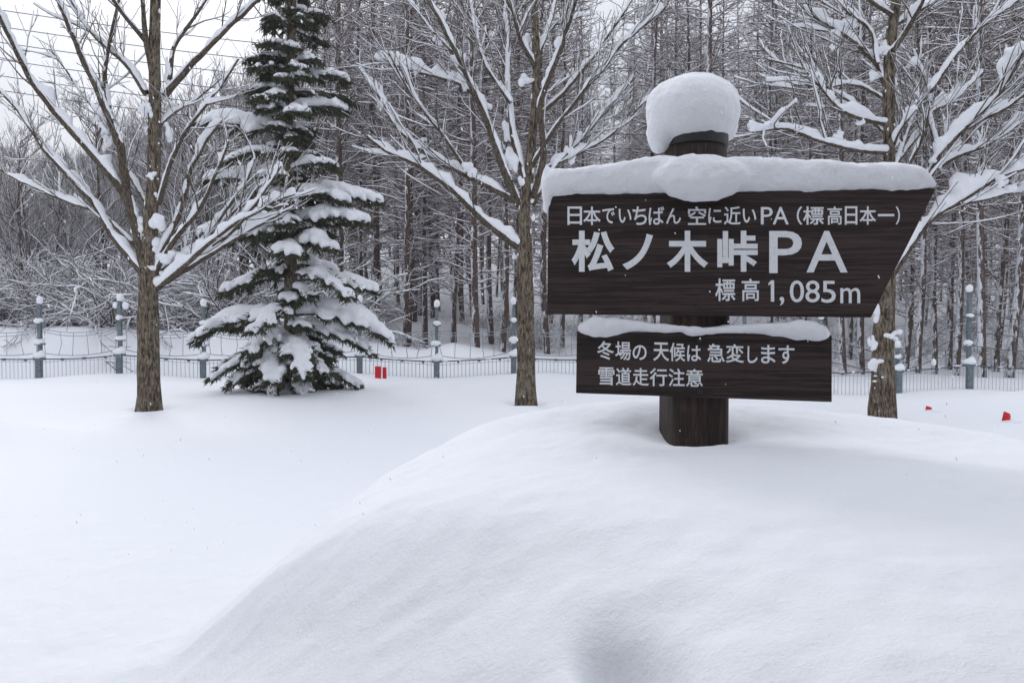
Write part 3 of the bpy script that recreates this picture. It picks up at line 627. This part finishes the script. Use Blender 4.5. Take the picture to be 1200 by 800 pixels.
# ------------------------------------------------------------------ the fence
FD = 19.3
def fence():
    T = empty('snow_fence', (*ray(30, 438, FD)[:2], 0), label='blue-grey steel post fence with wire netting half buried in snow in front of the forest', cat='fence')
    rng = np.random.default_rng(3)
    step = 91.5; xs = [47 - 94 * i for i in range(3, 0, -1)] + [47, 141, 239, 330, 422, 512, 602, 692, 782, 872, 962, 1052, 1135, 1222, 1310, 1400]
    k = FD / F; info = []
    for x in xs:
        X = (x - 600) * k; g = gz(X, FD); kind = 0
        zr = g + np.interp(x, [0, 512, 602, 1052, 1135, 1300], [.50, .42, .42, .56, .62, .6])          # top rail
        ht = np.interp(x, [0, 141, 512, 602, 1100, 1135, 1300], [1.98, 1.9, 1.86, 1.82, 2.0, 2.55, 2.3])
        if x == 1052: ht = 1.2
        mb = MB(); mb.box((X - .03, FD - .05, g - .4), (X + .03, FD + .05, g + ht)); mb.box((X - .042, FD - .06, g - .4), (X + .042, FD - .051, g + ht - .1))
        for zz in (ht * .44, ht * .72): mb.box((X - .10, FD - .10, g + zz), (X + .10, FD + .07, g + zz + .045))
        po = mb.build('post', STEEL, T, False)
        mb = MB(); mb.box((X - .075, FD - .11, g - .5), (X + .075, FD - .062, zr + .03)); mb.box((X - .115, FD - .14, zr - .03), (X + .115, FD + .03, zr + .045)); mb.box((X - .07, FD - .13, g - .4), (X + .07, FD - .111, zr - .031))
        mb.build('post_foot', STEEL, po, False)
        mb = MB(); mb.blob((X + rng.uniform(-.01, .01), FD, g + ht + .07), (.085, .09, .11), 12, 8); mb.blob((X, FD, g + ht + .02), (.07, .08, .06), 12, 8)
        def cap_done():
            so_ = mb.build('snow_cap', SNOW, po); remesh(so_, .016, 2, .014, 9)
        cap_done()
        for zz, s_ in ((ht * .44, 1.3), (ht * .72, 1)):
            mb = MB(); mb.blob((X + rng.uniform(-.03, .03), FD - .03, g + zz + .075), (.11 * s_ * rng.uniform(.7, 1.15), .12, .07 * s_ * rng.uniform(.7, 1.3)), 12, 8); mb.blob((X + rng.uniform(-.06, .06), FD - .03, g + zz + .09), (.06, .08, .06 * rng.uniform(.6, 1.4)), 10, 7); cap_done()
        mb = MB(); mb.blob((X, FD - .06, zr + .09), (.17, .15, .085), 12, 8); mb.blob((X + .05, FD - .05, zr + .13), (.10, .10, .10), 12, 8)
        cap_done()
        if x == 141:
            mb = MB(); mb.blob((X - .11, FD, g + ht - .13), (.08, .07, .09), 12, 8); cap_done(); mb = MB(); mb.blob((X + .14, FD, g + ht - .14), (.08, .07, .10), 12, 8); cap_done()
            mb = MB(); mb.box((X - .16, FD - .02, g + ht - .2), (X + .18, FD + .02, g + ht - .17)); mb.build('cross_arm', STEEL, po, False)
        info.append((X, g, zr, ht))
    bars = MB()
    for i in range(len(info) - 1):
        (Xa, ga, ra, ha), (Xb, gb, rb, hb) = info[i], info[i + 1]; t = np.linspace(0, 1, 13); X = Xa + (Xb - Xa) * t; n = 4 * t * (1 - t)
        def cab(za, zb, sag, r, m, name, off=0.0):
            mb = MB(); mb.tube(np.stack([X, np.full(13, FD + off), za + (zb - za) * t - sag * n], -1), r, 5); return mb.build(name, m, T)
        cab(ra, rb, .03 * rng.uniform(.3, 1.4), .017, GALVD, 'rail', -.03)
        for f in (.28, .55, .82):
            clip = MB()
            xx = Xa + (Xb - Xa) * f; zz = ra + (rb - ra) * f - .02; clip.box((xx - .03, FD - .06, zz - .045), (xx + .03, FD, zz + .012))
            clip.build('rail_clip', GALVD, T, False)
        px = 600 + Xa / k
        for b in range(20):
            xx = Xa + (Xb - Xa) * (b + .5) / 20; g = gz(xx, FD); zz = ra + (rb - ra) * (b + .5) / 20 - .03
            if zz > g - .05: bars.tube([(xx, FD - .03, g - .15), (xx, FD - .03, zz)], .0085, 4)
        bars.tube([(Xa, FD - .03, ra - .09), (Xb, FD - .03, rb - .09)], .007, 4)
        if px < 620:
            s1, s2 = rng.uniform(.10, .2), rng.uniform(.08, .16)
            cab(ga + ha * .66, gb + hb * .66, s1, .010, GALV, 'cable'); cab(ga + ha * .63, gb + hb * .63, s1 + .03, .010, GALV, 'cable')
            cab(ra + .17, rb + .17, s2, .011, GALV, 'cable')
            for f in np.linspace(.06, .94, 6):
                xx = Xa + (Xb - Xa) * f + rng.uniform(-.03, .03); nn = 4 * f * (1 - f)
                za = ga + (gb - ga) * f + (ha + (hb - ha) * f) * .66 - s1 * nn; zb = ra + (rb - ra) * f + .17 - s2 * nn
                mb = MB(); mb.tube([(xx, FD, za), (xx + rng.uniform(-.05, .05), FD, (za + zb) / 2), (xx + rng.uniform(-.05, .05), FD, zb)], .0085, 4); mb.build('net_wire', GALV, T)
        else:
            for f in (.78, .60, .45): cab(ga + ha * f, gb + hb * f, .05, .011, GALVD, 'cable')
    tag(bars.build('picket', PICK, T, False), kind='stuff')
    sn = MB()
    for i in range(80):
        q = rng.integers(0, len(info) - 1); f = rng.random(); Xa, ga, ra, ha = info[q]; Xb, gb, rb, hb = info[q + 1]
        sn.blob((Xa + (Xb - Xa) * f, FD - .03, ra + (rb - ra) * f - .005 - .06 * f * (1 - f) + .02), (rng.uniform(.03, .12), .03, rng.uniform(.012, .03)), 8, 5)
    x = (1094 - 600) * k; sn.blob((x, FD - .03, gz(x, FD) + .72), (.06, .07, .10), 10, 7)
    tag(sn.build('rail_snow', SNOW, T), kind='stuff')
fence()

# ------------------------------------------------------------------ cones and the red board
def cone(px, py, d, h, lab):
    p = ray(px, py, d); z = gz(p[0], d); T = empty('traffic_cone', (p[0], d, z), label=lab, cat='traffic cone')
    mb = MB(); mb.tube([(p[0] + .03, d, z - .35), (p[0] + .03 - .0, d, z + h * .9), (p[0] - .005, d, z + h)], [.13, .042, .022], 18); mb.build('cone_body', RED, T)
    mb = MB(); r0 = np.interp(.45, [0, 1], [.095, .055]); mb.tube([(p[0] + .03, d, z + h * .42), (p[0] + .03, d, z + h * .62)], [.083, .074], 18); None
    mb = MB(); mb.blob((p[0] + .08, d - .02, z + .0), (.13, .10, .04), 12, 8); mb.build('snow', SNOW, T)
cone(1177, 500, 10.6, .13, 'larger red traffic cone tip poking out of the snow at the far right')
cone(1086, 489, 12.0, .07, 'small red traffic cone tip almost buried, just right of the dark-barked tree')
p = ray(445, 443, 18.3); z = gz(p[0], 18.3)
T = empty('folding_board', (p[0], 18.3, z), label='small red folding board of two panels stuck in snow right of the spruce', cat='sign')
for a, b, h in ((-.115, .035, .30), (.06, .155, .27)):
    mb = MB(); mb.box((p[0] + a, 18.28 + (.08 if a > 0 else 0), z - .15), (p[0] + b, 18.31 + (.08 if a > 0 else 0), z + h)); q = mb.build('panel', RED, T, False)
    mb = MB(); yy = 18.276 + (.08 if a > 0 else 0)
    for zz in (.09, .2): mb.box((p[0] + a + .035, yy, z + zz), (p[0] + b - .04, yy + .003, z + zz + .012))
    pass

# ------------------------------------------------------------------ power lines
for i in range(6):
    d = 25.0; dy = [0, 19.5, 38, 58, 77, 94][i]
    xs = np.linspace(-900, 2100, 60); P = [ray(x, 12 + dy + .152 * x - .00008 * x * x if x < 950 else 12 + dy + 72.2 + .0 * (x - 950), d) for x in xs]
    mb = MB(); mb.tube(P, .014, 5)
    o = mb.build('power_line', CABLE); m_ = o.data
    tag(o, ['topmost', 'second from the top', 'third from the top', 'fourth from the top', 'fifth from the top', 'lowest'][i] + ' of the six dark wires crossing the grey sky at upper left', 'power line', 'wires across the sky')

# ------------------------------------------------------------------ forest prototypes
def larch_meshes(seed, H=22, z_low=3.2, dens=1.0):
    rng = np.random.default_rng(seed); tr = MB(); br = MB(); sn = MB()
    zs = np.linspace(-.4, H, 22); bend = rng.uniform(-.25, .25, 2)
    L = np.stack([bend[0] * np.sin(zs / H * 3) + .05 * np.sin(zs * .9 + seed), bend[1] * np.sin(zs / H * 2.6), zs], -1)
    rad = np.interp(zs, [-.4, 1, H * .6, H], [.15, .125, .075, .012]) * rng.uniform(.75, 1.2); tr.tube(L, rad, 9, rough=.06)
    z = z_low
    while z < H - .4:
        p = np.array([np.interp(z, zs, L[:, q]) for q in range(3)]); az = rng.uniform(0, 6.283)
        l = np.interp(z, [z_low, z_low + 2.5, H * .45, H], [1.0, 1.7, 2.3, .3]) * rng.uniform(.6, 1.15)
        dr = np.array((math.cos(az), math.sin(az), rng.uniform(-.1, .35)))
        B, r_ = grow(p, dr, l, .02, rng, .22, np.interp(z, [z_low, H], [.02, .10]), 6); r_ = np.maximum(r_, .008); br.tube(B, r_, 4, False)
        sn.snowtube(B, r_, snow_th(B, .022, rng, 1.5), 4)
        for q in range(rng.integers(3, 7)):
            j = rng.integers(1, 6); t2 = B[j] - B[j - 1]; t2 /= np.linalg.norm(t2)
            C, c_ = grow(B[j], sideways(t2, rng, rng.uniform(.4, 1)), l * rng.uniform(.22, .5), .010, rng, .25, .02, 3); c_ = np.maximum(c_, .006); br.tube(C, c_, 3, False)
            if rng.random() < .65: sn.snowtube(C, c_, snow_th(C, .015, rng, 1.2), 3)
        z += rng.uniform(.04, .13) / dens
    for q in range(14):   # dead stubs low on the stem
        z = rng.uniform(1.2, z_low + 1.5); p = np.array([np.interp(z, zs, L[:, e]) for e in range(3)]); az = rng.uniform(0, 6.283)
        B, r_ = grow(p, (math.cos(az), math.sin(az), rng.uniform(-.2, .2)), rng.uniform(.3, .9), .012, rng, .2, -.03, 3); br.tube(B, np.maximum(r_, .007), 3, False); sn.snowtube(B, r_, snow_th(B, .02, rng), 3)
    return [('trunk', tr.mesh('trunk', BARKL)), ('crown', br.mesh('crown', TWIGL)), ('snow', sn.mesh('snow', SNOW))]
def broad_meshes(seed, H=10, spread=1.0, lift=.22, twm=None, snt=.02):
    """bare broadleaved tree with rising fine branches"""
    rng = np.random.default_rng(seed); tr = MB(); br = MB(); sn = MB(); n = 12
    zs = np.linspace(-.4, H * .9, n); L = np.stack([.3 * np.sin(zs * .35 + seed) * zs / H, .3 * np.cos(zs * .4 + seed) * zs / H, zs], -1)
    tr.tube(L, np.interp(zs, [-.4, H * .9], [.14, .02]), 8, rough=.08)
    def rec(P0, D, l, r, lev):
        B, r_ = grow(P0, D, l, r, rng, .22, .08, 6); r_ = np.maximum(r_, .007); br.tube(B, r_, 4 if lev == 0 else 3, False)
        sn.snowtube(B, r_, snow_th(B, snt if lev < 2 else snt * .5, rng, 1.2), 4 if lev < 2 else 3)
        if lev < 2:
            for q in range(rng.integers(5, 9) if lev == 0 else rng.integers(3, 6)):
                j = rng.integers(1, 7); t2 = B[j] - B[j - 1]; t2 /= np.linalg.norm(t2); D2 = sideways(t2, rng, rng.uniform(.35, .8)); D2[2] += lift
                rec(B[j], D2, l * rng.uniform(.35, .6), r_[j] * .7, lev + 1)
    for q in range(26):
        f = rng.uniform(.15, 1); p = np.array([np.interp(f * H * .9, zs, L[:, e]) for e in range(3)]); az = rng.uniform(0, 6.283)
        rec(p, (math.cos(az) * spread, math.sin(az) * spread, rng.uniform(.3, 1.3)), H * .38 * (1.15 - f) + .6, .035, 0)
    return [('trunk', tr.mesh('trunk', BARKL)), ('crown', br.mesh('crown', twm or TWIGF)), ('snow', sn.mesh('snow', SNOW))]
def shrub_meshes(seed, S_=2.4, stems=16, snt=.042):
    rng = np.random.default_rng(seed); br = MB(); sn = MB()
    for q in range(stems):
        az = rng.uniform(0, 6.283); B, r_ = grow((rng.uniform(-.4, .4), rng.uniform(-.4, .4), -.2), (math.cos(az) * .7, math.sin(az) * .7, rng.uniform(.5, 1.5)), S_ * rng.uniform(.7, 1.4), .024, rng, .3, -.10, 9); r_ = np.maximum(r_, .009)
        br.tube(B, r_, 4, False); sn.snowtube(B, r_, snow_th(B, snt, rng, 1.1), 5)
        for w in range(rng.integers(6, 11)):
            j = rng.integers(2, 10); t2 = B[j] - B[j - 1]; t2 /= np.linalg.norm(t2)
            C, c_ = grow(B[j], sideways(t2, rng, rng.uniform(.4, 1)), S_ * rng.uniform(.2, .55), .013, rng, .28, -.04, 5); c_ = np.maximum(c_, .007); br.tube(C, c_, 3, False); sn.snowtube(C, c_, snow_th(C, snt * .7, rng, 1.1), 4)
            for v in range(3):
                j2 = rng.integers(1, 6); t3 = C[j2] - C[j2 - 1]; t3 /= np.linalg.norm(t3)
                E, e_ = grow(C[j2], sideways(t3, rng, .7), S_ * rng.uniform(.1, .25), .008, rng, .25, -.02, 3); br.tube(E, np.maximum(e_, .006), 3, False); sn.snowtube(E, e_, snow_th(E, snt * .45, rng), 3)
    return [('stems', br.mesh('stems', TWIGF)), ('snow', sn.mesh('snow', SNOW))]
def proto(name, parts):
    T = bpy.data.objects.new(name, None); T.empty_display_size = .3; kids = []
    for n_, m in parts:
        o = bpy.data.objects.new(n_, m); o.parent = T; kids.append(o)
        if n_ != 'trunk': o['kind'] = 'stuff'
    return T, kids
USED = set()
def place(pr, x, y, s, rz, label, cat, group, tilt=0.0):
    T0, kids = pr
    if id(T0) in USED: T = T0.copy(); ch = [c.copy() for c in kids]
    else: USED.add(id(T0)); T = T0; ch = kids
    COL.objects.link(T)
    for c in ch: c.parent = T; COL.objects.link(c)
    T.location = (x, y, gz(x, y)); T.rotation_euler = (tilt, tilt * .7, rz); T.scale = (s, s, s)
    T['label'] = label; T['category'] = cat; T['group'] = group
    return T
LARCH = [proto('larch_tree', larch_meshes(100 + i, 20 + 1.5 * (i % 3), 1.6 + .9 * (i % 4))) for i in range(7)]
BROAD = [proto('bare_forest_tree', broad_meshes(200 + i, 9 + (i % 3))) for i in range(5)]
SHRUB = [proto('snowy_shrub', shrub_meshes(300 + i)) for i in range(5)]
rng = np.random.default_rng(42); taken = []
def scatter(n, y0, y1, pxa, pxb, mind, fn, pw=1.0):
    c = 0; tries = 0
    while c < n and tries < n * 40:
        tries += 1; y = y0 + (y1 - y0) * rng.random() ** pw; px = rng.uniform(pxa, pxb); x = (px - 600) / F * y
        if any((x - a) ** 2 + (y - b) ** 2 < mind ** 2 for a, b in taken): continue
        taken.append((x, y)); fn(x, y, px, c); c += 1
# front rank of larches, individually visible trunks
ORD = ['first', 'second', 'third', 'fourth', 'fifth', 'sixth', 'seventh', 'eighth', 'ninth', 'tenth']
front = ((1062, 26.5), (1078, 25.2), (1094, 26), (1112, 27.5), (1122, 25.0), (1152, 23.6), (1168, 26.4), (1186, 24.2), (1205, 25.5), (400, 27), (425, 31), (443, 29), (476, 26), (498, 28.5), (532, 27), (558, 25.2), (575, 29), (590, 26.5), (640, 27), (660, 30), (1235, 26), (1010, 27), (988, 25.5))
for px, y in front:
    rk = lambda a, b: ORD[sum(1 for p_, _ in front if a <= p_ < px)]
    lab = (rk(1050, px) + ' front larch trunk to the right of the dark-barked tree, behind the fence' if px > 1050 else rk(380, px) + ' front larch trunk right of the spruce, before the middle bare tree' if px < 610 else rk(610, px) + ' front larch trunk just right of the middle bare tree' if px < 700 else rk(980, px) + ' front larch trunk glimpsed between the sign boards and the dark-barked tree')
    x = (px - 600) / F * y; taken.append((x, y))
    place(LARCH[rng.integers(7)], x, y, rng.uniform(.95, 1.2), rng.uniform(0, 6.28), lab, 'tree', 'front rank of larches behind the fence', rng.uniform(-.02, .02))
scatter(270, 27, 80, 372, 1330, 1.1, lambda x, y, px, c: place(LARCH[rng.integers(7)], x, y, rng.uniform(.8, 1.2), rng.uniform(0, 6.28), 'slender snow-dusted larch standing deeper in the forest behind the sign', 'tree', 'larches deeper in the forest', rng.uniform(-.03, .03)), 0.8)
scatter(110, 27, 62, -260, 400, 1.2, lambda x, y, px, c: place(BROAD[rng.integers(5)], x, y, rng.uniform(.9, 1.2) * np.interp(px, [-200, 60, 200, 400], [.68, .74, .9, 1.35]), rng.uniform(0, 6.28), 'bare forest tree with fine rising branches beyond the snow bank at left', 'tree', 'bare forest trees beyond the bank at left'), 0.8)
scatter(18, 62, 84, -200, 420, 3, lambda x, y, px, c: place(BROAD[rng.integers(5)], x, y, rng.uniform(.95, 1.25), rng.uniform(0, 6.28), 'distant bare tree on the skyline of the slope at far left', 'tree', 'distant trees on the left skyline'))
scatter(110, 23.4, 36, -260, 400, .75, lambda x, y, px, c: place(SHRUB[rng.integers(5)], x, y, rng.uniform(.7, 1.3), rng.uniform(0, 6.28), 'arching shrub loaded with snow just beyond the snow bank at left', 'shrub', 'snow-laden shrubs beyond the bank at left'))
scatter(30, 24.5, 40, 400, 1300, 1.0, lambda x, y, px, c: place(SHRUB[rng.integers(5)], x, y, rng.uniform(.35, .75), rng.uniform(0, 6.28), 'low sapling bent under snow between the larch trunks', 'shrub', 'snow-bent saplings between the larch trunks'))

# ------------------------------------------------------------------ unseen building added behind the camera to shade the near snow
def building():
    T = empty('added_shade_building', (1.0, -1.3, gz(1.0, -1.3)), label='unseen low brown building added behind the camera, its wide snowy eaves shading the near snow', cat='building')
    WB, t, b = mat('brown_wall_board', (0.10, 0.065, 0.045), 0.7); RO, t, b = mat('dark_roof_metal', (0.05, 0.05, 0.055), 0.5)
    GL, t, b = mat('window_glass', (0.03, 0.035, 0.04), 0.08, 0.6); FR, t, b = mat('window_frame_brown', (0.05, 0.035, 0.03), 0.5)
    lo, hi, z0, z1 = -9.0, 11.0, -.6, 2.9
    x = lo
    while x < hi: mb = MB(); mb.box((x + .006, -1.0, z0), (x + .394, -.92, z1)); mb.build('wall_board', WB, T, False); x += .4
    mb = MB(); mb.box((lo, -9, z0), (hi, -1.01, z1)); mb.build('wall', WB, T, False)
    mb = MB(); mb.add([(lo - .8, -10, 2.9), (hi + .8, -10, 2.9), (hi + .8, .55, 2.9), (lo - .8, .55, 2.9), (lo - .8, -10, 3.1), (hi + .8, -10, 3.1), (hi + .8, .55, 3.06), (lo - .8, .55, 3.06), (lo - .8, -5.2, 4.7), (hi + .8, -5.2, 4.7)],
                      [(0, 3, 2, 1), (3, 7, 6, 2), (7, 8, 9, 6), (8, 4, 5, 9), (4, 0, 1, 5), (0, 4, 8, 7, 3), (1, 2, 6, 9, 5)]); mb.build('roof', RO, T, False)
    mb = MB(); mb.add([(lo - .8, -10, 3.11), (hi + .8, -10, 3.11), (hi + .8, .5, 3.07), (lo - .8, .5, 3.07), (lo - .8, -10, 3.5), (hi + .8, -10, 3.5), (hi + .8, .45, 3.45), (lo - .8, .45, 3.45), (lo - .8, -5.2, 5.2), (hi + .8, -5.2, 5.2)],
                      [(3, 7, 6, 2), (7, 8, 9, 6), (8, 4, 5, 9), (4, 0, 1, 5), (0, 4, 8, 7, 3), (1, 2, 6, 9, 5)]); mb.build('roof_snow', SNOW, T, False)
    for xc in (-6, -3, 6, 9):
        mb = MB(); mb.box((xc - .8, -.92, 1.1), (xc + .8, -.87, 2.3)); w = mb.build('window', FR, T, False)
        mb = MB(); mb.box((xc - .72, -.87, 1.18), (xc - .03, -.86, 2.22)); mb.build('pane', GL, w, False)
        mb = MB(); mb.box((xc + .03, -.87, 1.18), (xc + .72, -.86, 2.22)); mb.build('pane', GL, w, False)
    mb = MB(); mb.box((.2, -.92, -.2), (2.0, -.86, 2.3)); w = mb.build('door', FR, T, False)
    mb = MB(); mb.box((.3, -.86, .6), (1.05, -.85, 2.2)); mb.build('pane', GL, w, False)
building()
# ------------------------------------------------------------------ haze of falling snow
mb = MB(); mb.box((-200, -70, -3), (200, 200, 60)); hz = mb.build('haze', None, None, False)
hm = bpy.data.materials.new('snowy_air'); hm.use_nodes = True; ht_ = hm.node_tree; ht_.nodes.clear()
pv = N(ht_, 'ShaderNodeVolumePrincipled'); pv.inputs['Color'].default_value = (0.93, 0.94, 0.97, 1); pv.inputs['Density'].default_value = 0.0015
ho = N(ht_, 'ShaderNodeOutputMaterial'); ht_.links.new(pv.outputs[0], ho.inputs['Volume']); hz.data.materials.append(hm)
tag(hz, 'pale snowy air that veils the far forest', 'haze', kind='stuff')
# ------------------------------------------------------------------ falling snow
mb = MB(); r_ = np.random.default_rng(9)
for i in range(1700):
    y = 2.4 + 12 * r_.random() ** 1.4; x = r_.uniform(-.75, .75) * y; z = EYE + r_.uniform(-.5, .52) * y
    if z < gz(x, y) + .05: continue
    s_ = r_.uniform(.0009, .0019) * (1 + .12 * y)
    ax = np.array((-.3, r_.uniform(-.4, .4), 1.0)) * s_ * r_.uniform(1.2, 3.4); e = np.array((s_, r_.uniform(-.5, .5) * s_, .25 * s_)); c = np.array((x, y, z))
    mb.add([c + ax, c + ax * .5 + e, c - ax * .5 + e, c - ax, c - ax * .5 - e, c + ax * .5 - e], [(0, 1, 2, 3, 4, 5)])
tag(mb.build('falling_snow', FLAKE), 'small white snowflakes drifting down through the air', 'snowflakes', kind='stuff')
bake_all()
